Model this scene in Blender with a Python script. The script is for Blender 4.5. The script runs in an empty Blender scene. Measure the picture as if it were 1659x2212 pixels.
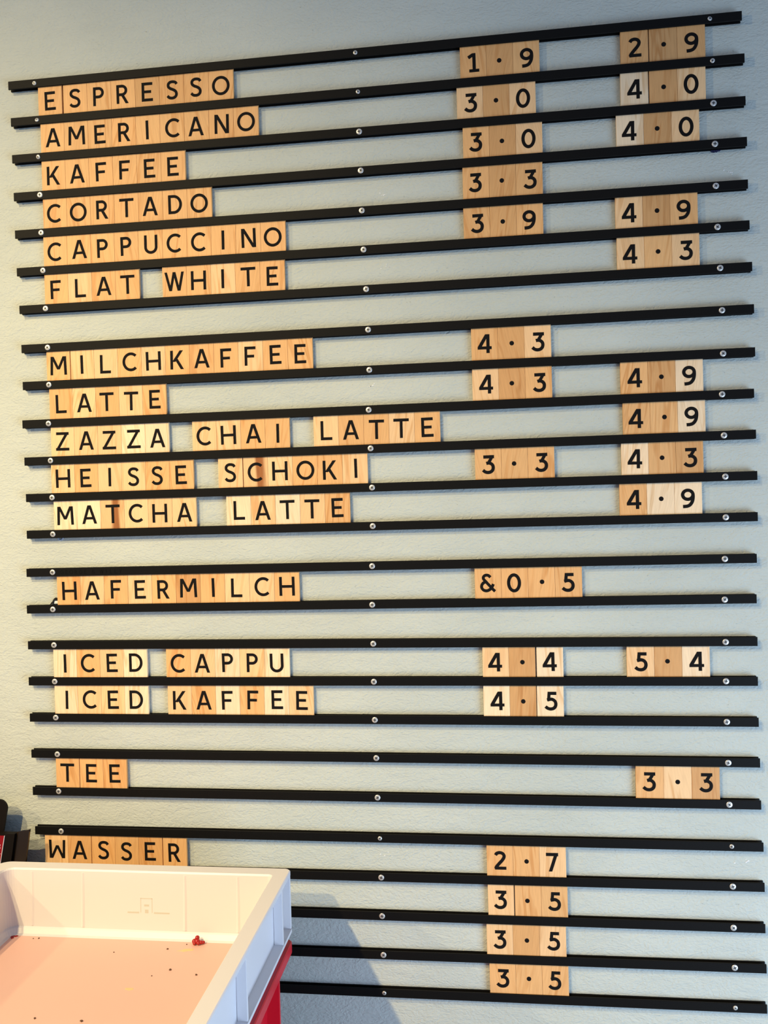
import bpy, bmesh, math, random
from mathutils import Vector, Matrix
random.seed(7)
C = bpy.context.scene.collection
Z0 = 1.65          # height of the lens above the floor; wall coordinates below are relative to it
D = 0.0086         # rail depth; wall surface is y = 0, the room is at y < 0

# ------------------------------------------------------------------ camera
cam = bpy.data.cameras.new('camera'); camo = bpy.data.objects.new('camera', cam); C.objects.link(camo)
R = [[0.9918192821803463, 0.12459044954270868, -0.027780053599791188],
     [-0.026034566581762092, -0.015616473457297301, -0.9995390573157495],
     [-0.12496684695614796, 0.9920853519932155, -0.01224506114053348]]
M = Matrix((( R[0][0], -R[1][0], -R[2][0], 0.6634650),
            ( R[0][1], -R[1][1], -R[2][1], -1.1531243 - D),
            ( R[0][2], -R[1][2], -R[2][2], 0.0071235 + Z0),
            (0, 0, 0, 1)))
camo.matrix_world = M
cam.sensor_fit = 'HORIZONTAL'; cam.sensor_width = 36.0; cam.lens = 1852.025 * 36.0 / 1659.0
cam.clip_start = 0.02; cam.clip_end = 50
bpy.context.scene.camera = camo

# ------------------------------------------------------------------ light and exposure
vs = bpy.context.scene.view_settings
vs.view_transform = 'Standard'; vs.look = 'None'; vs.gamma = 1.0; vs.exposure = 0.0; vs.use_curve_mapping = False
W = bpy.data.worlds.new('world'); bpy.context.scene.world = W; W.use_nodes = True
bg = W.node_tree.nodes['Background']; bg.inputs['Color'].default_value = (0.48, 0.65, 1.0, 1); bg.inputs['Strength'].default_value = 0.39

def lamp(name, kind, loc, target, energy, color, size=0.05, cone=None, blend=0.5):
    l = bpy.data.lights.new(name, kind); l.energy = energy; l.color = color
    if kind == 'AREA': l.shape = 'RECTANGLE'; l.size = size[0]; l.size_y = size[1]
    else: l.shadow_soft_size = size
    if kind == 'SPOT': l.spot_size = math.radians(cone); l.spot_blend = blend
    o = bpy.data.objects.new(name, l); C.objects.link(o)
    loc = Vector(loc) + Vector((0, 0, Z0)); target = Vector(target) + Vector((0, 0, Z0))
    o.location = loc; o.rotation_euler = (target - loc).to_track_quat('-Z', 'Y').to_euler()
    return o
# three warm ceiling spots, front left of the board, and a cool window to the front right
lamp('ceiling_spot', 'SPOT', (-0.34, -1.90, 1.00), (-0.08, 0, -0.84), 142, (1.0, 0.76, 0.37), 0.024, 80, 1.0)
lamp('ceiling_spot', 'SPOT', (-0.70, -1.80, 1.68), (0.02, 0, -0.80), 205, (1.0, 0.78, 0.40), 0.024, 66, 1.0)
lamp('ceiling_spot', 'SPOT', (-1.60, -1.50, 1.00), (0.62, 0, -0.42), 82, (1.0, 0.77, 0.40), 0.040, 88, 1.0)
lamp('window_light', 'AREA', (1.85, -1.05, -0.80), (0.45, -0.1, -0.75), 30, (0.55, 0.74, 1.0), (1.0, 0.9))

# ------------------------------------------------------------------ helpers
def put(name, mesh, mat=None, parent=None, loc=None):
    o = bpy.data.objects.new(name, mesh); C.objects.link(o)
    if mat is not None and not mesh.materials: mesh.materials.append(mat)
    if parent: o.parent = parent
    if loc is not None: o.location = loc
    return o
def tag(o, label, cat, group=None):
    o['label'] = label; o['category'] = cat
    if group: o['group'] = group
    return o
def mesh_bm(name, bm):
    bmesh.ops.recalc_face_normals(bm, faces=bm.faces[:])
    me = bpy.data.meshes.new(name); bm.to_mesh(me); bm.free(); return me
def box(bm, a, b, bevel=0.0):
    r = bmesh.ops.create_cube(bm, size=1.0)
    vs_ = r['verts']
    for v in vs_:
        for i in range(3): v.co[i] = (a[i] + b[i]) / 2 + v.co[i] * (b[i] - a[i])
    if bevel:
        es = list({e for v in vs_ for e in v.link_edges})
        bmesh.ops.bevel(bm, geom=es, offset=bevel, segments=2, affect='EDGES', profile=0.6)

def nodes(name):
    m = bpy.data.materials.new(name); m.use_nodes = True
    nt = m.node_tree; return m, nt, nt.nodes['Principled BSDF']
def simple(name, col, rough=0.5, metal=0.0, bump=0.0, bscale=300, spec=0.5):
    m, nt, p = nodes(name)
    p.inputs['Base Color'].default_value = (*col, 1); p.inputs['Roughness'].default_value = rough
    p.inputs['Metallic'].default_value = metal; p.inputs['Specular IOR Level'].default_value = spec
    if bump:
        tc = nt.nodes.new('ShaderNodeTexCoord'); n = nt.nodes.new('ShaderNodeTexNoise'); b = nt.nodes.new('ShaderNodeBump')
        n.inputs['Scale'].default_value = bscale; n.inputs['Detail'].default_value = 4
        b.inputs['Strength'].default_value = bump; b.inputs['Distance'].default_value = 0.0006
        nt.links.new(tc.outputs['Object'], n.inputs['Vector']); nt.links.new(n.outputs['Fac'], b.inputs['Height'])
        nt.links.new(b.outputs['Normal'], p.inputs['Normal'])
    return m
def N(nt, t, **kw):
    n = nt.nodes.new(t)
    for k, v in kw.items():
        if hasattr(n, k) and not k.startswith('i_'): setattr(n, k, v)
        else: n.inputs[k[2:].replace('_', ' ')].default_value = v
    return n

# ------------------------------------------------------------------ materials
# painted rough plaster
m_wall, nt, p = nodes('painted_plaster')
p.inputs['Roughness'].default_value = 0.75; p.inputs['Specular IOR Level'].default_value = 0.25
tc = N(nt, 'ShaderNodeTexCoord'); mp = N(nt, 'ShaderNodeMapping'); mp.inputs['Scale'].default_value = (0.62, 1, 1.1)
nt.links.new(tc.outputs['Object'], mp.inputs['Vector'])
warp = N(nt, 'ShaderNodeTexNoise', i_Scale=26.0, i_Detail=2.0)
nt.links.new(mp.outputs['Vector'], warp.inputs['Vector'])
ad = N(nt, 'ShaderNodeVectorMath', operation='MULTIPLY_ADD'); ad.inputs[1].default_value = (.02, .02, .02)
nt.links.new(warp.outputs['Color'], ad.inputs[0]); nt.links.new(mp.outputs['Vector'], ad.inputs[2])
n1 = N(nt, 'ShaderNodeTexNoise', i_Scale=340.0, i_Detail=3.0, i_Roughness=0.5, i_Distortion=0.4)
n2 = N(nt, 'ShaderNodeTexNoise', i_Scale=55.0, i_Detail=3.0)
v1 = N(nt, 'ShaderNodeTexVoronoi', feature='DISTANCE_TO_EDGE', i_Scale=190.0)
for n in (n1, n2, v1): nt.links.new(ad.outputs['Vector'], n.inputs['Vector'])
vr = N(nt, 'ShaderNodeMapRange'); vr.inputs['From Max'].default_value = 0.12; nt.links.new(v1.outputs['Distance'], vr.inputs['Value'])
a1 = N(nt, 'ShaderNodeMath', operation='MULTIPLY_ADD'); a1.inputs[1].default_value = 0.07
nt.links.new(vr.outputs['Result'], a1.inputs[0]); nt.links.new(n1.outputs['Fac'], a1.inputs[2])
a2 = N(nt, 'ShaderNodeMath', operation='MULTIPLY_ADD'); a2.inputs[1].default_value = 1.2
nt.links.new(n2.outputs['Fac'], a2.inputs[0]); nt.links.new(a1.outputs['Value'], a2.inputs[2])
bu = N(nt, 'ShaderNodeBump', i_Strength=1.0, i_Distance=0.0012)
nt.links.new(a2.outputs['Value'], bu.inputs['Height']); nt.links.new(bu.outputs['Normal'], p.inputs['Normal'])
big = N(nt, 'ShaderNodeTexNoise', i_Scale=5.0, i_Detail=4.0)
nt.links.new(tc.outputs['Object'], big.inputs['Vector'])
cr = N(nt, 'ShaderNodeValToRGB'); cr.color_ramp.elements[0].position = 0.3; cr.color_ramp.elements[1].position = 0.7
cr.color_ramp.elements[0].color = (0.455, 0.485, 0.44, 1); cr.color_ramp.elements[1].color = (0.51, 0.54, 0.49, 1)
nt.links.new(big.outputs['Fac'], cr.inputs['Fac'])
pit = N(nt, 'ShaderNodeTexNoise', i_Scale=420.0, i_Detail=3.0)          # small dark pits in the plaster
nt.links.new(ad.outputs['Vector'], pit.inputs['Vector'])
pr = N(nt, 'ShaderNodeMapRange'); pr.inputs['From Min'].default_value = 0.25; pr.inputs['From Max'].default_value = 0.30
pr.inputs['To Min'].default_value = 0.72; nt.links.new(pit.outputs['Fac'], pr.inputs['Value'])
mx = N(nt, 'ShaderNodeMix', data_type='RGBA', blend_type='MULTIPLY'); mx.inputs[0].default_value = 1.0
nt.links.new(cr.outputs['Color'], mx.inputs[6]); nt.links.new(pr.outputs['Result'], mx.inputs[7])
nt.links.new(mx.outputs[2], p.inputs['Base Color'])

m_rail = simple('black_powder_coat', (0.006, 0.0056, 0.0052), 0.5, 0.0, 0.2, 1500, 0.08)
m_railtext = simple('pressed_lettering', (0.002, 0.002, 0.002), 0.6, spec=0.08)
m_ink = simple('black_ink', (0.008, 0.0072, 0.007), 0.7, spec=0.06)
m_screw = simple('zinc_screw', (0.62, 0.60, 0.56), 0.38, 0.55)
m_slot = simple('screw_recess_shade', (0.03, 0.03, 0.03), 0.6)  # dark colour on a raised cross stands for shade in the screw slot

# pine: grain runs up the tile; the tone comes from each tile's own object colour
def pine(name, streak=False):
    m, nt, p = nodes(name)
    p.inputs['Roughness'].default_value = 0.55; p.inputs['Specular IOR Level'].default_value = 0.3
    tc = N(nt, 'ShaderNodeTexCoord'); oi = N(nt, 'ShaderNodeObjectInfo')
    off = N(nt, 'ShaderNodeVectorMath', operation='MULTIPLY_ADD'); off.inputs[1].default_value = (3.1, 2.3, 5.7)
    nt.links.new(oi.outputs['Random'], off.inputs[0]); nt.links.new(tc.outputs['Object'], off.inputs[2])
    ang = N(nt, 'ShaderNodeMapRange'); ang.inputs['To Min'].default_value = -0.22; ang.inputs['To Max'].default_value = 0.22
    nt.links.new(oi.outputs['Random'], ang.inputs['Value'])
    ro = N(nt, 'ShaderNodeVectorRotate', rotation_type='Y_AXIS')
    nt.links.new(off.outputs['Vector'], ro.inputs['Vector']); nt.links.new(ang.outputs['Result'], ro.inputs['Angle'])
    st = N(nt, 'ShaderNodeMapping'); st.inputs['Scale'].default_value = (1, 1, 0.10)
    nt.links.new(ro.outputs['Vector'], st.inputs['Vector'])
    wn = N(nt, 'ShaderNodeTexNoise', i_Scale=70.0, i_Detail=2.0, i_Distortion=0.3)
    nt.links.new(st.outputs['Vector'], wn.inputs['Vector'])
    k = N(nt, 'ShaderNodeMath', operation='MULTIPLY'); k.inputs[1].default_value = 30.0
    nt.links.new(wn.outputs['Fac'], k.inputs[0])
    sn = N(nt, 'ShaderNodeMath', operation='SINE'); nt.links.new(k.outputs[0], sn.inputs[0])
    rg = N(nt, 'ShaderNodeMapRange'); rg.inputs['From Min'].default_value = 0.1; rg.inputs['From Max'].default_value = 1.0
    nt.links.new(sn.outputs[0], rg.inputs['Value'])
    fine = N(nt, 'ShaderNodeMapping'); fine.inputs['Scale'].default_value = (1, 1, 0.05)
    nt.links.new(ro.outputs['Vector'], fine.inputs['Vector'])
    fn = N(nt, 'ShaderNodeTexNoise', i_Scale=900.0, i_Detail=3.0)
    nt.links.new(fine.outputs['Vector'], fn.inputs['Vector'])
    lo = N(nt, 'ShaderNodeTexNoise', i_Scale=60.0, i_Detail=2.0)
    nt.links.new(st.outputs['Vector'], lo.inputs['Vector'])
    dark = N(nt, 'ShaderNodeMix', data_type='RGBA', blend_type='MULTIPLY'); dark.inputs[7].default_value = (0.80, 0.66, 0.50, 1)
    nt.links.new(oi.outputs['Color'], dark.inputs[6])
    f = N(nt, 'ShaderNodeMath', operation='MULTIPLY'); nt.links.new(rg.outputs['Result'], f.inputs[0])
    l2 = N(nt, 'ShaderNodeMapRange'); l2.inputs['From Min'].default_value = 0.40; l2.inputs['From Max'].default_value = 0.65
    nt.links.new(lo.outputs['Fac'], l2.inputs['Value']); nt.links.new(l2.outputs['Result'], f.inputs[1])
    f2 = N(nt, 'ShaderNodeMath', operation='MULTIPLY'); f2.inputs[1].default_value = 0.85; nt.links.new(f.outputs[0], f2.inputs[0])
    nt.links.new(f2.outputs[0], dark.inputs[0])
    fr = N(nt, 'ShaderNodeMapRange'); fr.inputs['From Min'].default_value = 0.3; fr.inputs['From Max'].default_value = 0.7
    fr.inputs['To Min'].default_value = 0.90; fr.inputs['To Max'].default_value = 1.05
    nt.links.new(fn.outputs['Fac'], fr.inputs['Value'])
    mm = N(nt, 'ShaderNodeMix', data_type='RGBA', blend_type='MULTIPLY'); mm.inputs[0].default_value = 1.0
    nt.links.new(dark.outputs[2], mm.inputs[6]); nt.links.new(fr.outputs['Result'], mm.inputs[7])
    out = mm.outputs[2]
    if streak:                                            # the broad brown heartwood streak two tiles have
        sx = N(nt, 'ShaderNodeSeparateXYZ'); nt.links.new(tc.outputs['Object'], sx.inputs[0])
        wob = N(nt, 'ShaderNodeMath', operation='MULTIPLY_ADD'); wob.inputs[1].default_value = 0.022
        nt.links.new(lo.outputs['Fac'], wob.inputs[0]); nt.links.new(sx.outputs['X'], wob.inputs[2])
        ab = N(nt, 'ShaderNodeMath', operation='SUBTRACT'); ab.inputs[1].default_value = 0.0155; nt.links.new(wob.outputs[0], ab.inputs[0])
        ab2 = N(nt, 'ShaderNodeMath', operation='ABSOLUTE'); nt.links.new(ab.outputs[0], ab2.inputs[0])
        sr = N(nt, 'ShaderNodeMapRange'); sr.inputs['From Min'].default_value = 0.0085; sr.inputs['From Max'].default_value = 0.003
        nt.links.new(ab2.outputs[0], sr.inputs['Value'])
        sm = N(nt, 'ShaderNodeMix', data_type='RGBA', blend_type='MULTIPLY'); sm.inputs[7].default_value = (0.42, 0.24, 0.13, 1)
        nt.links.new(sr.outputs['Result'], sm.inputs[0]); nt.links.new(out, sm.inputs[6]); out = sm.outputs[2]
    nt.links.new(out, p.inputs['Base Color'])
    b = N(nt, 'ShaderNodeBump', i_Strength=0.15, i_Distance=0.0003)
    nt.links.new(fn.outputs['Fac'], b.inputs['Height']); nt.links.new(b.outputs['Normal'], p.inputs['Normal'])
    return m
m_pine = pine('pine'); m_streak = pine('streaked_pine', True)
m_white = simple('white_plastic', (0.72, 0.69, 0.70), 0.38, 0, 0.06, 120, 0.4)
m_white.node_tree.nodes['Principled BSDF'].inputs['Subsurface Weight'].default_value = 0.0
m_red = simple('red_plastic', (0.62, 0.005, 0.02), 0.35, 0, 0.06, 120)
m_traybase = simple('red_glow_tray_floor', (0.74, 0.455, 0.385), 0.45)  # peach base colour stands in for red crate light coming through white plastic
m_mark = simple('faint_grey_print', (0.55, 0.55, 0.49), 0.6)
m_blk = simple('black_card', (0.007, 0.005, 0.004), 0.5, spec=0.12)
m_gloss = simple('smoked_acrylic', (0.020, 0.013, 0.008), 0.15)
m_leaf = simple('red_leaflet', (0.24, 0.003, 0.009), 0.4, spec=0.3)
m_wtxt = simple('white_print', (0.75, 0.75, 0.80), 0.5)
m_berry = simple('berry', (0.35, 0.008, 0.006), 0.2)
m_crumb = simple('dark_crumb', (0.10, 0.05, 0.03), 0.8)
m_smear = simple('yellow_smear', (0.78, 0.52, 0.26), 0.5)
m_scuff = simple('bare_filler', (0.72, 0.72, 0.70), 0.8)
m_counter = simple('counter_laminate', (0.20, 0.15, 0.11), 0.5, 0, 0.1, 60)
m_floor = simple('floor_screed', (0.30, 0.28, 0.26), 0.6, 0, 0.1, 30)
m_navy = simple('dark_plug', (0.02, 0.02, 0.07), 0.5)
m_palblue = simple('pale_blue_plastic', (0.42, 0.50, 0.62), 0.5)

# ------------------------------------------------------------------ the setting
bm = bmesh.new(); box(bm, (-2.0, 0, 0), (3.2, 0.12, 2.9))
wall = put('wall_back', mesh_bm('wall_back', bm), m_wall); wall['kind'] = 'structure'
bm = bmesh.new(); box(bm, (-2.0, -3.2, -0.05), (3.2, 0.12, 0))
fl = put('floor', mesh_bm('floor', bm), m_floor); fl['kind'] = 'structure'
COUNTER = Z0 - 0.800
bm = bmesh.new(); box(bm, (-0.9, -0.76, COUNTER - 0.04), (0.43, -0.001, COUNTER), 0.003)
box(bm, (-0.87, -0.72, 0.0), (0.40, -0.001, COUNTER - 0.04))
ct = tag(put('counter', mesh_bm('counter', bm), m_counter), 'dark counter under the stacked crates', 'counter')

# ------------------------------------------------------------------ rails
RAILS = [[-0.00355, 0.61922, 0.00161], [-0.00141, 0.56727, -0.00044], [-0.00134, 0.51499, -0.00233], [-0.00068, 0.46123, -0.00055], [-0.0007, 0.40795, -0.00158], [0.00016, 0.35439, -0.00014], [0.00222, 0.30069, 0.00027], [0.00336, 0.24487, 0.002], [0.00349, 0.19208, -0.00036], [0.00108, 0.13739, 0.00138], [0.00227, 0.08422, 0.00199], [0.00276, 0.03199, 0.00108], [0.00219, -0.02046, 0.00061], [-0.00016, -0.07515, 0.00164], [-0.00149, -0.12768, 0.00199], [-0.00159, -0.17915, -0.00167], [-0.0022, -0.23107, -0.00126], [-0.00236, -0.28321, -0.00215], [-0.0018, -0.33517, -0.00296], [-0.00157, -0.38901, -0.00372], [0.00011, -0.44578, -0.00165], [0.00039, -0.50038, 0.00071], [0.00015, -0.55321, -0.00022], [0.00052, -0.6082, 0.00241], [0.00014, -0.66017, 0.00184]]
H = 0.01163
def rail_mesh():
    c = 0.0003; h = H / 2; w = 0.001
    prof = [(0, h), (-.0018, h), (-.0018, w), (-.0068, w), (-.0068, h), (-D + c, h), (-D, h - c), (-D, -h + c), (-D + c, -h), (-.0068, -h), (-.0068, -w), (-.0018, -w), (-.0018, -h), (0, -h)]
    bm = bmesh.new()
    A = [bm.verts.new((0, y, z)) for y, z in prof]; B = [bm.verts.new((1, y, z)) for y, z in prof]
    n = len(prof)
    for i in range(n): bm.faces.new((A[i], A[(i + 1) % n], B[(i + 1) % n], B[i]))
    for S in (A, B):                                    # end caps split into the three convex plates
        for idx in ((0, 1, 2, 11, 12, 13), (2, 3, 10, 11), (3, 4, 5, 6, 7, 8, 9, 10)):
            bm.faces.new([S[i] for i in idx])
    return mesh_bm('menu_rail', bm)
RM = rail_mesh(); RM.materials.append(m_rail)
def screw_mesh():
    bm = bmesh.new(); rings = []
    for r, y in ((.0040, 0), (.0040, -.00035), (.0034, -.0007), (.0018, -.0009)):
        rings.append([bm.verts.new((r * math.cos(a * math.pi / 12), y, r * math.sin(a * math.pi / 12))) for a in range(24)])
    for a, b in zip(rings, rings[1:]):
        for i in range(24): bm.faces.new((a[i], a[(i + 1) % 24], b[(i + 1) % 24], b[i]))
    bm.faces.new(rings[0]); bm.faces.new(rings[-1][::-1])
    return mesh_bm('screw', bm)
SM = screw_mesh(); SM.materials.append(m_screw)
for p_ in SM.polygons: p_.use_smooth = True
bm = bmesh.new(); box(bm, (-.0021, -.00096, -.0005), (.0021, -.0006, .0005)); box(bm, (-.0005, -.00097, -.0021), (.0005, -.0006, .0021))
box(bm, (-.0010, -.00095, -.0010), (.0010, -.0006, .0010))
SL = mesh_bm('recess_shade', bm); SL.materials.append(m_slot)

ROWS = {1: 'ESPRESSO', 2: 'AMERICANO', 3: 'upper KAFFEE', 4: 'CORTADO', 5: 'CAPPUCCINO', 6: 'FLAT WHITE', 7: 'upper blank', 8: 'MILCHKAFFEE', 9: 'single LATTE', 10: 'CHAI LATTE',
        11: 'HEISSE SCHOKI', 12: 'MATCHA LATTE', 14: 'HAFERMILCH', 16: 'ICED CAPPU', 17: 'ICED KAFFEE', 19: 'TEE', 21: 'WASSER', 22: 'first 3.5 price', 23: 'second 3.5 price', 24: 'lowest 3.5 price'}
def row_gap(i):
    above = ROWS.get(i); below = ROWS.get(i + 1)
    if i == 0: return 'topmost black rail, above the ESPRESSO row'
    if i == 24: return 'lowest black rail, at the bottom edge of the board'
    if i == 6: return 'black rail under the FLAT WHITE row'
    if i == 7: return 'black rail just above the MILCHKAFFEE row'
    if above and below: return 'black rail between the %s row and the %s row' % (above, below)
    if above: return 'black rail just below the %s row' % above
    return 'black rail just above the %s row' % below
rails = []
for i, (x, z, t) in enumerate(RAILS):
    o = put('menu_rail', RM, None, None, (x, 0, Z0 + z - H / 2)); o.rotation_euler = (0, -math.atan(t), 0)
    tag(o, row_gap(i), 'rail', 'black menu rails screwed to the wall')
    for k, sx in enumerate((0.0395, 0.5, 0.9605)):
        s = put('screw', SM, None, o, (sx, -D + .0001, random.uniform(-.0004, .0004)))
        sc = 0.74 if i < 2 or i == 24 or (i == 20 and k) or (i == 23 and k == 0) else 0.80 if (i == 2 and k == 0) else 1.0
        a = random.uniform(0, 1.57)
        s.rotation_euler = (random.uniform(-.06, .06) if sc == 1 else random.uniform(-.25, .25), a, 0); s.scale = (sc, 1.3 if sc < 1 else 1, sc)
        put('recess_shade', SL, None, s)
    rails.append(o)

# ------------------------------------------------------------------ glyphs (strokes in units of the cap height)
class G:
    def __init__(s): s.bm = bmesh.new(); s.t = .004
    def poly(s, pts):
        a = 0
        for i in range(len(pts)):
            x0, y0 = pts[i]; x1, y1 = pts[(i + 1) % len(pts)]; a += x0 * y1 - x1 * y0
        if a < 0: pts = pts[::-1]
        n = len(pts)
        s.t += .0012; F = [s.bm.verts.new((x, -s.t, y)) for x, y in pts]; B = [s.bm.verts.new((x, 0, y)) for x, y in pts]
        s.bm.faces.new(F); s.bm.faces.new(B[::-1])
        for i in range(n): s.bm.faces.new((F[(i + 1) % n], F[i], B[i], B[(i + 1) % n]))
    def rect(s, x0, y0, x1, y1): s.poly([(x0, y0), (x1, y0), (x1, y1), (x0, y1)])
    def dia(s, x0, y0, x1, y1, w):            # leaning stroke with level ends; x is the left corner at each end
        L = math.hypot(x1 - x0, y1 - y0); hw = w * L / abs(y1 - y0)
        s.poly([(x0, y0), (x0 + hw, y0), (x1 + hw, y1), (x1, y1)])
    def path(s, pts, w, closed=False):
        s.t += .0012; n = len(pts); Lf = []; Rt = []
        for i in range(n):
            if closed: a, b = pts[i - 1], pts[(i + 1) % n]
            else: a, b = pts[max(0, i - 1)], pts[min(n - 1, i + 1)]
            dx, dy = b[0] - a[0], b[1] - a[1]; l = math.hypot(dx, dy) or 1
            nx, ny = -dy / l * w / 2, dx / l * w / 2
            Lf.append((pts[i][0] + nx, pts[i][1] + ny)); Rt.append((pts[i][0] - nx, pts[i][1] - ny))
        v = [[s.bm.verts.new((x, yy, y)) for x, y in P] for P, yy in ((Lf, -s.t), (Rt, -s.t), (Lf, 0), (Rt, 0))]
        m = n if closed else n - 1
        for i in range(m):
            j = (i + 1) % n
            s.bm.faces.new((v[0][i], v[1][i], v[1][j], v[0][j])); s.bm.faces.new((v[2][i], v[2][j], v[3][j], v[3][i]))
            s.bm.faces.new((v[0][i], v[0][j], v[2][j], v[2][i])); s.bm.faces.new((v[1][j], v[1][i], v[3][i], v[3][j]))
        if not closed:
            for i in (0, -1): s.bm.faces.new((v[0][i], v[2][i], v[3][i], v[1][i]))
def arc(cx, cy, rx, ry, a0, a1, n=28):
    return [(cx + rx * math.cos(math.radians(a0 + (a1 - a0) * i / n)), cy + ry * math.sin(math.radians(a0 + (a1 - a0) * i / n))) for i in range(n + 1)]
def spline(P, k=8):
    out = []
    for i in range(len(P) - 1):
        p0, p1, p2, p3 = P[max(0, i - 1)], P[i], P[i + 1], P[min(len(P) - 1, i + 2)]
        for j in range(k):
            t = j / k
            out.append(tuple(0.5 * ((2 * p1[c]) + (-p0[c] + p2[c]) * t + (2 * p0[c] - 5 * p1[c] + 4 * p2[c] - p3[c]) * t * t + (-p0[c] + 3 * p1[c] - 3 * p2[c] + p3[c]) * t ** 3) for c in (0, 1)))
    return out + [P[-1]]
def glyph(ch):
    g = G(); w = .150; d = .172
    if ch == 'A':
        g.dia(0, 0, .325, 1, w); g.dia(.685, 0, .36, 1, w); g.rect(.16, .235, .69, .235 + w * .9); W_ = .845
    elif ch == 'C': g.path(arc(.455, .5, .40, .43, 47, 313, 36), w); W_ = .80
    elif ch == 'D':
        g.rect(0, 0, w, 1); g.path([(.07, 1 - w / 2), (.27, 1 - w / 2)] + arc(.30, .5, .385, .5 - w / 2, 90, -90, 30) + [(.27, w / 2), (.07, w / 2)], w); W_ = .76
    elif ch == 'E':
        g.rect(0, 0, w, 1); g.rect(w * .9, 0, .62, w); g.rect(w * .9, 1 - w, .60, 1); g.rect(w * .9, .435, .53, .435 + w * .95); W_ = .62
    elif ch == 'F':
        g.rect(0, 0, w, 1); g.rect(w * .9, 1 - w, .60, 1); g.rect(w * .9, .42, .52, .42 + w * .95); W_ = .60
    elif ch == 'H':
        g.rect(0, 0, w, 1); g.rect(.68, 0, .68 + w, 1); g.rect(w * .9, .42, .70, .42 + w * .95); W_ = .83
    elif ch == 'I': g.rect(0, 0, w, 1); W_ = w
    elif ch == 'K':
        g.rect(0, 0, w, 1); g.dia(.10, .40, .53, 1, w * .98); g.dia(.57, 0, .235, .56, w * 1.0); W_ = .76
    elif ch == 'L': g.rect(0, 0, w, 1); g.rect(w * .9, 0, .61, w); W_ = .61
    elif ch == 'M' or ch == 'm':
        g.dia(0, 0, .03, 1, w); g.dia(.80, 0, .77, 1, w); g.dia(.39, .30, .05, 1, w * .93); g.dia(.39, .30, .72, 1, w * .93); W_ = .95
    elif ch == 'N':
        g.rect(0, 0, w, 1); g.rect(.63, 0, .63 + w, 1); g.dia(.58, 0, .0, 1, w * 1.02); W_ = .78
    elif ch == 'O': g.path(arc(.47, .5, .405, .43, 0, 360, 44)[:-1], w, True); W_ = .94
    elif ch in 'PR':
        g.rect(0, 0, w, 1); g.path([(.07, 1 - w / 2), (.28, 1 - w / 2)] + arc(.31, .70, .225, .225, 90, -90, 22) + [(.28, .475), (.07, .475)], w)
        if ch == 'R': g.dia(.50, 0, .235, .47, w)
        W_ = .61 if ch == 'P' else .67
    elif ch == 'S':
        g.path(spline([(.565, .80), (.49, .895), (.335, .93), (.19, .90), (.105, .80), (.115, .67), (.22, .575), (.36, .515), (.48, .44), (.545, .325), (.53, .19), (.43, .095), (.29, .07), (.15, .105), (.055, .20)], 6), w); W_ = .62
    elif ch == 'T': g.rect(0, 1 - w, .80, 1); g.rect(.325, 0, .325 + w, 1 - w * .9); W_ = .80
    elif ch == 'U': g.path([(w / 2, 1), (w / 2, .40)] + arc(.37, .36, .295, .285, 180, 360, 26) + [(.665, .40), (.665, 1)], w); W_ = .74
    elif ch == 'W':
        g.dia(.24, 0, 0, 1, w * .92); g.dia(.25, 0, .46, 1, w * .92); g.dia(.70, 0, .47, 1, w * .92); g.dia(.72, 0, .935, 1, w * .92); W_ = 1.10
    elif ch == 'Y': g.dia(.27, .4, 0, 1, w); g.dia(.29, .4, .55, 1, w); g.rect(.28, 0, .28 + w, .5); W_ = .72
    elif ch == 'G': g.path(arc(.455, .5, .40, .43, 47, 330, 34), w); g.rect(.46, .42, .87, .55); g.rect(.74, .2, .87, .5); W_ = .87
    elif ch == 'Z': g.rect(.02, 1 - w, .74, 1); g.rect(0, 0, .76, w); g.dia(0, .06, .545, .94, w * .98); W_ = .76
    elif ch == '0': g.path(arc(.37, .5, .285, .425, 0, 360, 40)[:-1], d, True); W_ = .74
    elif ch == '1': g.rect(.27, .05, .27 + d, 1); g.rect(.09, 0, .62, d * .92); g.path([(.05, .775), (.30, .925)], d); W_ = .62
    elif ch == '2':
        g.path(spline([(.075, .78), (.15, .875), (.29, .918), (.44, .885), (.53, .78), (.52, .65), (.43, .51), (.27, .335), (.115, .15), (.085, .05)], 6), d); g.rect(.03, 0, .64, d * .95); W_ = .64
    elif ch == '3':
        g.rect(.09, 1 - d, .66, 1); g.dia(.24, .56, .465, .93, d * .95)
        g.path(spline([(.235, .565), (.33, .585), (.46, .56), (.565, .465), (.595, .34), (.56, .20), (.45, .105), (.30, .08), (.16, .12), (.05, .215)], 6), d); W_ = .68
    elif ch == '4':
        g.rect(.46, 0, .46 + d, 1); g.rect(.02, .20, .74, .20 + d * .92); g.poly([(.0, .20), (.0, .33), (.40, 1), (.60, 1), (.205, .33), (.205, .20)]); W_ = .74
    elif ch == '5':
        g.rect(.17, 1 - d, .62, 1); g.poly([(.165, 1), (.33, 1), (.285, .50), (.12, .52)])
        g.path(spline([(.13, .555), (.28, .60), (.42, .585), (.54, .49), (.58, .35), (.55, .21), (.45, .11), (.30, .08), (.15, .12), (.04, .21)], 6), d); W_ = .66
    elif ch == '7': g.rect(.0, 1 - d, .64, 1); g.dia(.13, 0, .45, .96, d); W_ = .64
    elif ch == '9':
        g.path(arc(.345, .685, .26, .235, 0, 360, 34)[:-1], d, True)
        g.path(spline([(.605, .70), (.605, .52), (.56, .32), (.45, .16), (.30, .09), (.10, .075)], 8), d); W_ = .69
    elif ch == '&':
        g.path(spline([(.56, .80), (.45, .90), (.31, .915), (.20, .84), (.19, .72), (.30, .58), (.50, .36), (.70, .14), (.80, .05)], 6), d * .92)
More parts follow.
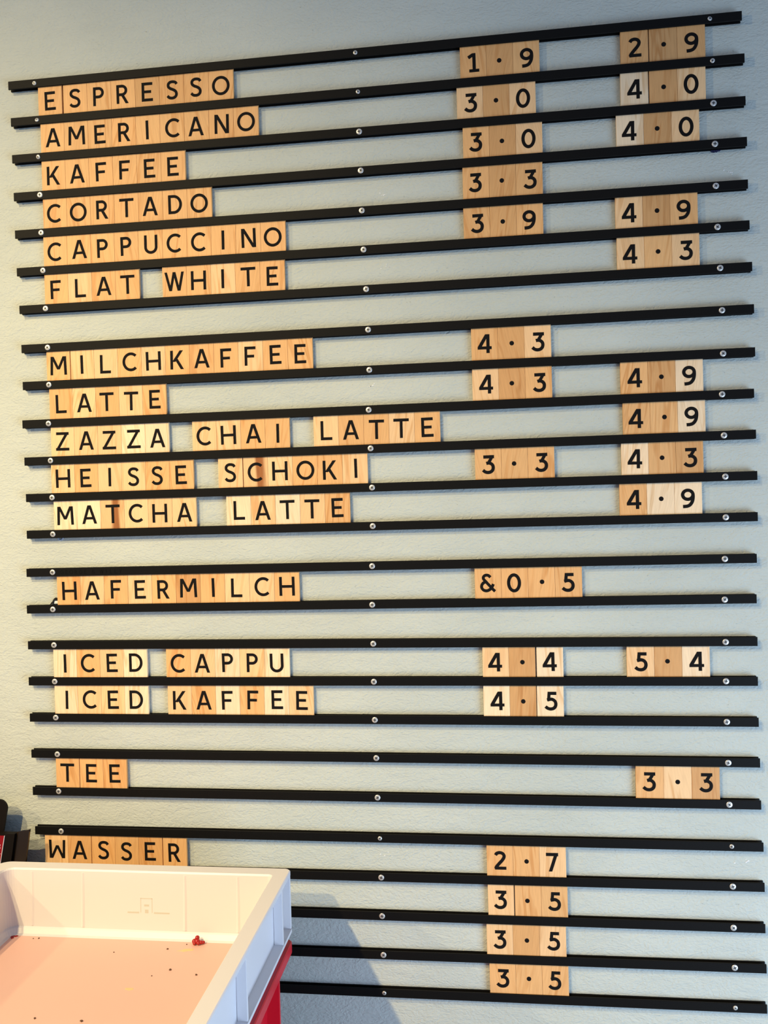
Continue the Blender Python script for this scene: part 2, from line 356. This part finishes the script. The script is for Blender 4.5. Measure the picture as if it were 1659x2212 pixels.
        g.path(spline([(.345, .585), (.18, .50), (.09, .37), (.10, .22), (.20, .11), (.36, .08), (.52, .15), (.64, .29), (.71, .44)], 6), d * .92); W_ = .83
    elif ch == '.':
        g.poly([(.12 * math.cos(a * math.pi / 12), .5 + .12 * math.sin(a * math.pi / 12)) for a in range(24)]); W_ = 0
    for v in g.bm.verts:
        v.co.x -= W_ / 2; v.co.z -= .5
    cap = 0.0262 if ch.isalpha() else 0.0250
    for v in g.bm.verts: v.co *= cap
    me = mesh_bm('printed_glyph', g.bm); me.materials.append(m_ink); return me
GL = {}
def get_glyph(ch):
    if ch not in GL: GL[ch] = glyph(ch)
    return GL[ch]

# ------------------------------------------------------------------ tiles
T = [(1,'ESPRESSO',0.0398,0.3254,'11110011'),(2,'AMERICANO',0.0417,0.3593,'111111111'),(3,'KAFFEE',0.0415,0.2533,'111111'),(4,'CORTADO',0.0417,0.2896,'1111111'),(5,'CAPPUCCINO',0.0405,0.3926,'1111111111'),(6,'FLAT',0.0403,0.1814,'1211'),(6,'WHITE',0.2149,0.3900,'11211'),(8,'MILCHKAFFEE',0.0396,0.4258,'12212111211'),(9,'LATTE',0.0419,0.2153,'12121'),(10,'ZAZZA',0.0425,0.2176,'22233'),(10,'CHAI',0.2515,0.3904,'2211'),(10,'LATTE',0.4238,0.5974,'21121'),(11,'HEISSE',0.0411,0.2517,'212211'),(11,'SCHOKI',0.2873,0.4973,'2s2112'),(12,'MATCHA',0.0431,0.2540,'33s222'),(12,'LATTE',0.2974,0.4716,'32321'),(14,'HAFERMILCH',0.0443,0.3978,'1212101221'),(16,'ICED',0.0353,0.1753,'3123'),(16,'CAPPU',0.2033,0.3809,'12323'),(17,'ICED',0.0354,0.1757,'3223'),(17,'KAFFEE',0.2041,0.4132,'213132'),(19,'TEE',0.0338,0.1402,'111'),(21,'mASSER',0.0133,0.2251,'211111'),
(1,'1.9',0.6367,0.7411,'101'),(1,'2.9',0.8450,0.9514,'000'),(2,'3.0',0.6310,0.7349,'202'),(2,'4.0',0.8437,0.9508,'302'),(3,'3.0',0.6377,0.7423,'102'),(3,'4.0',0.8370,0.9417,'302'),(4,'3.3',0.6360,0.7413,'101'),(5,'3.9',0.6357,0.7406,'101'),(5,'4.9',0.8334,0.9373,'201'),(6,'4.3',0.8342,0.9384,'212'),(8,'4.3',0.6418,0.7468,'102'),(9,'4.3',0.6417,0.7467,'201'),(9,'4.9',0.8348,0.9392,'103'),(10,'4.9',0.8367,0.9408,'113'),(11,'3.3',0.6425,0.7473,'111'),(11,'4.3',0.8335,0.9372,'310'),(12,'4.9',0.8300,0.9344,'133'),(14,'&0.5',0.6380,0.7793,'1111'),(16,'4.4',0.6456,0.7522,'203'),(16,'5.4',0.8342,0.9394,'203'),(17,'4.5',0.6455,0.7515,'303'),(19,'3.3',0.8420,0.9483,'120'),(21,'2.7',0.6442,0.7492,'112'),(22,'3.5',0.6445,0.7501,'211'),(23,'3.5',0.6414,0.7468,'202'),(24,'3.5',0.6441,0.7488,'111')]
# tiles with a visible gap after them: (row, text, index): width of the gap
GAPS = {(1, 'ESPRESSO', 0): .0022, (8, 'MILCHKAFFEE', 0): .0010, (11, 'SCHOKI', 0): .0010, (1, '2.9', 0): .0010, (2, '4.0', 0): .0012, (16, '4.4', 1): .0016, (22, '3.5', 0): .0010,
        (17, '4.5', 1): .0008, (6, 'FLAT', 3): 0, (21, 'mASSER', 1): .0006, (21, 'mASSER', 4): .0008, (19, 'TEE', 0): .0007}
DY = {('1', 0): .0}
TONE = {'0': (0.61, 0.325, 0.125), '1': (0.71, 0.395, 0.16), '2': (0.79, 0.50, 0.25), '3': (0.84, 0.63, 0.40), 's': (0.72, 0.43, 0.20)}
TNAME = {'0': 'tan', '1': 'honey', '2': 'light', '3': 'pale', 's': 'brown-streaked'}
ORD = ['first', 'second', 'third', 'fourth', 'fifth', 'sixth', 'seventh', 'eighth', 'ninth', 'tenth', 'eleventh']
def rz(i, x): r = RAILS[i]; return r[1] + r[2] * (x - r[0]) - H / 2      # centre height of rail i at x
WN = {'mASSER': 'WASSER'}
PLACE = {(3, 'KAFFEE'): 'KAFFEE above CORTADO', (17, 'KAFFEE'): 'KAFFEE after ICED', (9, 'LATTE'): 'LATTE under MILCHKAFFEE', (10, 'LATTE'): 'LATTE after CHAI',
         (12, 'LATTE'): 'LATTE after MATCHA', (16, 'ICED'): 'ICED before CAPPU', (17, 'ICED'): 'ICED before KAFFEE', (10, 'ZAZZA'): 'the word before CHAI'}
BL = {}
def block(w, h):
    k = (round(w, 4), round(h, 4))
    if k not in BL:
        bm = bmesh.new(); box(bm, (-w / 2, -.0065, -h / 2), (w / 2, -.0022, h / 2), .00035)
        BL[k] = mesh_bm('tile_block', bm); BL[k].materials.append(m_pine)
    return BL[k]
rnd = random.Random(3)
for row, text, x0, x1, tones in T:
    n = len(text); gaps = [GAPS.get((row, text, k), 0) for k in range(n)]
    pitch = (x1 - x0 - sum(gaps[:-1])) / n; x = x0
    isnum = not text.isalpha()
    for k, ch in enumerate(text):
        cx = x + pitch / 2; x += pitch + gaps[k]
        zt = rz(row - 1, cx) - .0013; zb = rz(row, cx) + .0013
        tilt = (RAILS[row - 1][2] + RAILS[row][2]) / 2
        name = 'number_tile' if isnum else 'letter_tile'
        o = put(name, block(pitch - .00022, zt - zb - .0002), None, None, (cx, -.00002, Z0 + (zt + zb) / 2))
        o.rotation_euler = (0, -math.atan(tilt) + rnd.uniform(-.0015, .0015), 0)
        tone = tones[k]; c = TONE[tone]; v = rnd.uniform(.94, 1.05); h_ = rnd.uniform(-.02, .02)
        o.color = (min(1, c[0] * v), min(1, c[1] * (v + h_)), min(1, c[2] * (v + h_ * 2)), 1)
        if tone == 's':
            o.data = o.data.copy(); o.data.materials.clear(); o.data.materials.append(m_streak)
        gl = put('printed_numeral' if isnum else 'printed_letter', get_glyph(ch), None, o,
                 (rnd.uniform(-.0010, .0010), -.0065, rnd.uniform(-.0009, .0006)))
        gl.rotation_euler = (0, (math.pi if ch == 'm' else 0) + rnd.uniform(-.012, .012), 0)
        if not isnum:
            w_ = PLACE.get((row, text), WN.get(text, text))
            L = 'upside-down M used as W' if ch == 'm' else 'letter ' + ch
            tag(o, '%s pine tile with black %s, %s in %s' % (TNAME[tone], L, ORD[k], w_), 'letter tile', 'letter tiles spelling ' + WN.get(text, text) if text != 'ZAZZA' else 'letter tiles before CHAI')
        else:
            what = 'dot' if ch == '.' else 'ampersand' if ch == '&' else 'numeral ' + ch
            col = 'left price' if x0 < .8 else 'right price'
            rn = {22: 'second-lowest-but-one 3.5', 23: 'second-lowest 3.5', 24: 'lowest 3.5'}.get(row)
            where = 'of the %s price' % {22: 'uppermost 3.5', 23: 'middle 3.5', 24: 'lowest 3.5'}[row] if row > 21 else 'in the %s of the %s row' % (col, ROWS[row])
            tag(o, '%s tile with black %s, %s %s' % (TNAME[tone], what, ORD[k], where), 'number tile', 'number tiles of the prices')

# pressed maker's lettering on the rail above HAFERMILCH
r14 = rails[13]; bmt = []
x = 0.0505 - RAILS[13][0]
s_ = 0.0060
for ch in 'GEORGE & WILLY':
    if ch != ' ':
        g = get_glyph(ch); me = g.copy(); me.materials.clear(); me.materials.append(m_railtext)
        cap = 0.0262 if ch.isalpha() else 0.0250
        for v in me.vertices: v.co.x *= s_ / cap * .95; v.co.z *= s_ / cap; v.co.y *= .4
        wdt = max(v.co.x for v in me.vertices) * 2
        put('pressed_letter', me, None, r14, (x + .0032, -D, 0))
    x += .0070 if ch != ' ' else .0052
    if x > .147 - .001: break

# ------------------------------------------------------------------ small marks on the wall
def flake(bm, cx, cz, r, seed):
    q = random.Random(seed); n = 9
    f = [bm.verts.new((cx + r * q.uniform(.4, 1.2) * math.cos(6.283 * i / n), -.0004, cz + r * .7 * q.uniform(.4, 1.2) * math.sin(6.283 * i / n))) for i in range(n)]
    b = [bm.verts.new((v.co.x, .0004, v.co.z)) for v in f]
    bm.faces.new(f); bm.faces.new(b[::-1])
    for i in range(n): bm.faces.new((f[i], f[(i + 1) % n], b[(i + 1) % n], b[i]))
for j, (sx, sz) in enumerate(((.5245, .4242), (.53, .3267), (.5064, .1656), (.9817, .4223), (.5082, -.4753), (.9782, -.4787))):
    bm = bmesh.new()
    for q in range(5): flake(bm, random.gauss(0, .004), random.gauss(0, .0025), random.uniform(.0007, .0016), j * 10 + q)
    put('paint_scuff', mesh_bm('paint_scuff', bm), m_scuff, wall, (sx, 0, Z0 + sz))
bm = bmesh.new()
for q in range(4): flake(bm, (q - 1.5) * .0028, random.uniform(-.001, .001), .0022, 90 + q)
for v in bm.verts:
    if v.co.y < 0: v.co.y = -.0018
tag(put('wall_plug', mesh_bm('wall_plug', bm), m_navy, None, (.9622, 0, Z0 + .4485)), 'torn dark wall plug under the right screw of the CORTADO rail', 'wall plug')
bm = bmesh.new()
for a in range(16):
    a0, a1 = [math.pi + math.pi * k / 16 for k in (a, a + 1)]
    vv = [bm.verts.new((r * math.cos(t), y, r * math.sin(t))) for y in (0.0, -.0015) for r in (.0032, .0046) for t in (a0, a1)]
    for idx in ((0, 1, 3, 2), (4, 5, 7, 6), (0, 1, 5, 4), (2, 3, 7, 6)): bm.faces.new([vv[i] for i in idx])
tag(put('wall_anchor', mesh_bm('wall_anchor', bm), m_palblue, None, (.0490, 0, Z0 - .0315)), 'pale blue wall anchor rim peeking out under the MATCHA rail', 'wall anchor')
# curled splinter left of HAFERMILCH
bm = bmesh.new(); pts = spline([(.0308, -.1290), (.0335, -.1252), (.0352, -.1243), (.0372, -.1208), (.0392, -.1190), (.0430, -.1192)], 5); prev = None
for i, (px, pz) in enumerate(pts):
    r = .0019 * (1 - abs(i / (len(pts) - 1) - .5) * .8); yy = -.0030
    ring = [bm.verts.new((px + r * math.cos(k * 1.047 + .5), yy + r * math.sin(k * 1.047), pz + r * math.sin(k * 1.047 + .5))) for k in range(6)]
    if prev:
        for k in range(6): bm.faces.new((prev[k], prev[(k + 1) % 6], ring[(k + 1) % 6], ring[k]))
    else: bm.faces.new(ring[::-1])
    prev = ring
bm.faces.new(prev)
spl = tag(put('splinter', mesh_bm('splinter', bm), m_blk, None, (0, 0, Z0)), 'short dark curled splinter left of the HAFERMILCH tiles', 'splinter')
bm = bmesh.new(); box(bm, (.0375, -.0036, -.1262), (.0432, -.0026, -.1222), .0004); put('pale_flake', mesh_bm('pale_flake', bm), m_scuff, spl)

# ------------------------------------------------------------------ crates
X0, X1, Y0, Y1 = -0.0045, 0.3955, -0.6888, -0.0888
def rloop(bm, inset, r, z, n=7):
    x0, x1, y0, y1 = X0 + inset, X1 - inset, Y0 + inset, Y1 - inset
    out = []; q = r * .42
    for cx, cy, a0, r in ((x1 - q, y1 - q, 0, q), (x0 + r, y1 - r, 90, r), (x0 + r, y0 + r, 180, r), (x1 - q, y0 + q, 270, q)):
        for k in range(n + 1):
            a = math.radians(a0 + 90 * k / n); out.append(bm.verts.new((cx + r * math.cos(a), cy + r * math.sin(a), z)))
    return out
def loft(levels):
    bm = bmesh.new(); L = [rloop(bm, *l) for l in levels]
    for a, b in zip(L, L[1:]):
        n = len(a)
        for i in range(n): bm.faces.new((a[i], a[(i + 1) % n], b[(i + 1) % n], b[i]))
    bm.faces.new(L[0]); bm.faces.new(L[-1][::-1]); return bm
def ribs(parent, mat, zt, zb, off, name='rib', dep=.0115, ys=None):
    ys = ys or [Y1 - .0035 - .0015, -.1390 + .004, -.2940 + .004, -.4490 + .004, -.6040 + .004, Y0 + .0035]
    def rib(a, b):
        bm = bmesh.new(); box(bm, a, b, .0006); put(name, mesh_bm(name, bm), mat, parent)
    for y in ys:
        rib((X1 - .0006 - dep, y - .004, zb), (X1 - .0006, y, zt)); rib((X0 + .0006, y - .004, zb), (X0 + .0006 + dep, y, zt))
    for x in (X0 + .05, X0 + .15, X0 + .25, X0 + .33):
        rib((x, Y1 - .0006 - dep, zb), (x + .004, Y1 - .0006, zt)); rib((x, Y0 + .0006, zb), (x + .004, Y0 + .0006 + dep, zt))
ZR = Z0 - .4617
bm = loft([(.0345, .012, ZR - .0823), (.0300, .014, ZR - .0815), (.0262, .016, ZR - .0760), (.0245, .014, ZR - .0745), (.0205, .014, ZR - .0020), (.0190, .014, ZR),
           (.0012, .018, ZR), (0, .019, ZR - .0012), (0, .019, ZR - .0060), (.0120, .018, ZR - .0062), (.0125, .018, ZR - .0735), (0, .020, ZR - .0742), (0, .020, ZR - .0785), (.0130, .014, ZR - .0790), (.0150, .014, ZR - .0900)])
tray = put('plastic_tray', mesh_bm('plastic_tray', bm), m_white)
tag(tray, 'white shallow plastic crate with crumbs, stacked on the red crate', 'crate')
# smooth only the curved corners a little
for p_ in tray.data.polygons: p_.use_smooth = False
ribs(tray, m_white, ZR - .0058, ZR - .0740, 0)
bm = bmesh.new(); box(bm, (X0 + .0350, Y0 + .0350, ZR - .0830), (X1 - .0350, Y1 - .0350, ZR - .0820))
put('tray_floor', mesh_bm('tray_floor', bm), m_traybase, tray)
# faint crest and blurred line of print showing on the far wall
yy = Y1 - .0235
def slab(name, rects, y, mat, parent, th=.00012):
    bm = bmesh.new()
    for x0, z0, x1, z1 in rects: box(bm, (x0, -th, z0), (x1, 0, z1))
    for v in bm.verts: v.co.y += Y1 - .0205 - .0040 * ((ZR - v.co.z) - .002) / .0725 + .00002
    return put(name, mesh_bm(name, bm), mat, parent)
fz = lambda z: Z0 + z
slab('crest_mark', [(.2005, fz(-.4965), .2165, fz(-.4955)), (.2005, fz(-.5140), .2013, fz(-.4955)), (.2157, fz(-.5140), .2165, fz(-.4955)), (.2065, fz(-.5145), .2110, fz(-.5100)), (.2055, fz(-.5060), .2120, fz(-.5035))], yy - .0008, m_mark, tray)
slab('blurred_print', [(.1830, fz(-.5150), .1985, fz(-.5130)), (.2185, fz(-.5150), .2395, fz(-.5130))], yy - .0008, m_mark, tray)
for k_, rx in enumerate((.052, .122, .2600, .3300)):  # added inner ridges imitate bright stripes of outer ribs showing through the wall
    bm = bmesh.new(); hw = .0040
    P = [(rx - hw, yy - .0004, ZR - .073), (rx + hw, yy - .0004, ZR - .073), (rx + hw, yy + .0034, ZR - .004), (rx - hw, yy + .0034, ZR - .004)]
    f = [bm.verts.new((rx, yy - .0020, ZR - .073)), bm.verts.new((rx, yy + .0023, ZR - .004))]; v = [bm.verts.new(c) for c in P]
    for fc in ((v[0], f[0], f[1], v[3]), (f[0], v[1], v[2], f[1]), (v[0], v[1], f[0]), (v[3], f[1], v[2]), (v[3], v[2], v[1], v[0])): bm.faces.new(fc)
    put('show_through_ridge', mesh_bm('show_through_ridge', bm), m_white, tray)
# yellow smears
def blob(name, cx, cy, rx, ry, z, mat, parent, th=.0004, seed=1, ang=0):
    q = random.Random(seed); bm = bmesh.new(); n = 14; top = []; bot = []
    for i in range(n):
        a = 6.283 * i / n; r = q.uniform(.6, 1.15); x, y = rx * r * math.cos(a), ry * r * math.sin(a)
        x, y = x * math.cos(ang) - y * math.sin(ang), x * math.sin(ang) + y * math.cos(ang)
        top.append(bm.verts.new((x * .8, y * .8, th))); bot.append(bm.verts.new((x, y, 0)))
    bm.faces.new(top); bm.faces.new(bot[::-1])
    for i in range(n): bm.faces.new((bot[i], bot[(i + 1) % n], top[(i + 1) % n], top[i]))
    return put(name, mesh_bm(name, bm), mat, parent, (cx, cy, z))
ZF = ZR - .0820
blob('yellow_smear', .272, -.143, .012, .0035, ZF, m_smear, tray, .0002, 3, .25)
blob('yellow_smear', .2375, -.231, .006, .0035, ZF, m_smear, tray, .0002, 4)
# berry and crumbs
bm = bmesh.new()
for dx, dy, dz, r in ((0, 0, .0040, .0036), (-.004, .001, .0034, .0034), (-.001, .003, .0070, .0030), (.0050, 0, .0028, .0026), (.0075, .001, .0025, .0022), (-.003, -.002, .0025, .0025), (.002, -.002, .0028, .0026)):
    m4 = Matrix.Translation((dx, dy, dz)) @ Matrix.Diagonal((r, r, r * .95, 1)); bmesh.ops.create_icosphere(bm, subdivisions=2, radius=1.0, matrix=m4)
b = put('berry_piece', mesh_bm('berry_piece', bm), m_berry, None, (.2815, Y1 - .0400, ZF))
for p_ in b.data.polygons: p_.use_smooth = True
tag(b, 'squashed red berry piece at the far edge of the white tray floor', 'berry')
CR = [(.2478, -.1427, .0014), (.2692, -.1887, .0018), (.3042, -.1971, .0016), (.1831, -.1551, .0010), (.0695, -.1290, .0013), (.0626, -.1300, .0010), (.2105, -.2945, .0018), (.1566, -.2938, .0016), (.252, -.203, .0009), (.2680, -.1300, .0010)]
CRL = ['dark crumb just left of the upper yellow smear', 'dark triangular crumb below the upper yellow smear', 'dark crumb nearest the right wall of the tray', 'tiny brown crumb in the middle of the tray floor',
       'right one of two dark crumbs near the far left tray corner', 'left one of two dark crumbs near the far left tray corner', 'dark crumb at the bottom edge of the photo, centre of tray',
       'pale brown crumb at the bottom edge, left part of tray', 'faint crumb between the two yellow smears', 'small crumb just left of the red berry piece']
for j, (cx, cy, r) in enumerate(CR):
    o = blob('crumb', cx, cy, r, r * .8, ZF, m_crumb, None, r * .7, 40 + j)
    tag(o, CRL[j], 'crumb', 'dark crumbs on the tray floor')
for j, (cx, cy, r) in enumerate(((.0325, -.1275, .0030), (.0370, -.1262, .0026), (.0345, -.1310, .0022))):
    o = blob('crumb', cx, cy, r, r * .6, ZF, m_berry, None, .001, 70 + j, .8)
    tag(o, ('left', 'right', 'lowest')[j] + ' reddish brown crumb in the far left tray corner', 'crumb', 'crumbs in the tray corner')

# red crate below
ZRR = ZR - .0905
bm = loft([(.0345, .012, COUNTER + .006), (.0215, .018, ZRR - .012), (.0200, .020, ZRR), (.0012, .026, ZRR), (0, .027, ZRR - .0012), (0, .027, ZRR - .0130), (.0150, .018, ZRR - .0135), (.0220, .018, COUNTER + .010), (.0240, .016, COUNTER)])
red = put('plastic_crate', mesh_bm('plastic_crate', bm), m_red)
tag(red, 'red plastic crate underneath the white one', 'crate')
ribs(red, m_red, ZRR - .0130, COUNTER + .012, 0, dep=.020, ys=[-.160, -.310, -.460, -.610])

# ------------------------------------------------------------------ leaflet display at the left edge
disp = bpy.data.objects.new('leaflet_display', None); C.objects.link(disp); disp.location = (-.06, -.05, COUNTER)
tag(disp, 'black leaflet display with a red leaflet at the left edge', 'display')
def prism(name, pts, y0, y1, mat, dyx=0.0, parent=disp):
    bm = bmesh.new(); f = [bm.verts.new((x, y0, fz(z))) for x, z in pts]; b_ = [bm.verts.new((x + dyx, y1, fz(z))) for x, z in pts]
    bm.faces.new(f); bm.faces.new(b_[::-1]); n = len(pts)
    for i in range(n): bm.faces.new((f[i], f[(i + 1) % n], b_[(i + 1) % n], b_[i]))
    me = mesh_bm(name, bm); me.transform(Matrix.Translation(-disp.location)); return put(name, me, mat, parent)
bk = [(-0.0694, -.799), (-0.0591, -0.6165), (-0.0360, -0.4511)] + [(-0.0404 + .0123 * math.cos(math.radians(a)), -0.4121 + .0123 * math.sin(math.radians(a))) for a in range(0, 91, 15)] + [(-0.2235, -0.3998), (-0.2235, -.799)]
prism('back_board', bk, -.031, -.028, m_blk)
prism('pocket', [(-0.2235, -0.4455), (-0.0119, -0.4445), (-0.0242, -0.5138), (-0.0489, -.799), (-0.2235, -.799)], -.041, -.032, m_blk)
prism('side_panel', [(-0.0117, -0.4437), (0.0075, -0.4398), (-0.0047, -0.5138), (-0.0283, -.799), (-0.0487, -.799), (-0.0240, -0.5138)], -.036, -.0325, m_gloss)
lf = prism('leaflet', [(-0.2132, -0.4470), (-0.0271, -0.4470), (-0.0401, -0.5138), (-0.2132, -0.5138)], -.0420, -.0410, m_leaf)
prism('leaflet_edge', [(-0.0271, -0.4470), (-0.0264, -0.4470), (-0.0394, -0.5138), (-0.0401, -0.5138)], -.0422, -.0410, m_wtxt, 0, lf)
def stroke(name, paths, w, y, mat, parent):
    g = G()
    for P in paths: g.path(P, w)
    for v in g.bm.verts: v.co.y = v.co.y * .03 + y; v.co.z += Z0
    me = mesh_bm(name, g.bm); o = put(name, me, mat, parent); o.matrix_parent_inverse = Matrix.Translation(-disp.location) if False else Matrix(); me.transform(Matrix.Translation(-disp.location)); return o
stroke('script_print', [spline([(-0.0417, -0.4635), (-0.0391, -0.4624), (-0.0398, -0.4606), (-0.0419, -0.4624), (-0.0409, -0.4650), (-0.0381, -0.4640)], 5),
                        spline([(-0.0335, -0.4594), (-0.0350, -0.4624), (-0.0345, -0.4645), (-0.0332, -0.4637)], 5), spline([(-0.0376, -0.4609), (-0.0335, -0.4612)], 3),
                        spline([(-0.0489, -0.4645), (-0.0458, -0.4614), (-0.0450, -0.4640), (-0.0432, -0.4629)], 4), spline([(-0.0550, -0.4635), (-0.0530, -0.4604), (-0.0509, -0.4640), (-0.0494, -0.4614)], 4)], .0009, -.0420, m_wtxt, lf)
stroke('fine_print', [[(-0.0530, -0.4732), (-0.0329, -0.4725)], [(-0.0530, -0.4797), (-0.0376, -0.4789)]], .0004, -.0420, m_wtxt, lf)
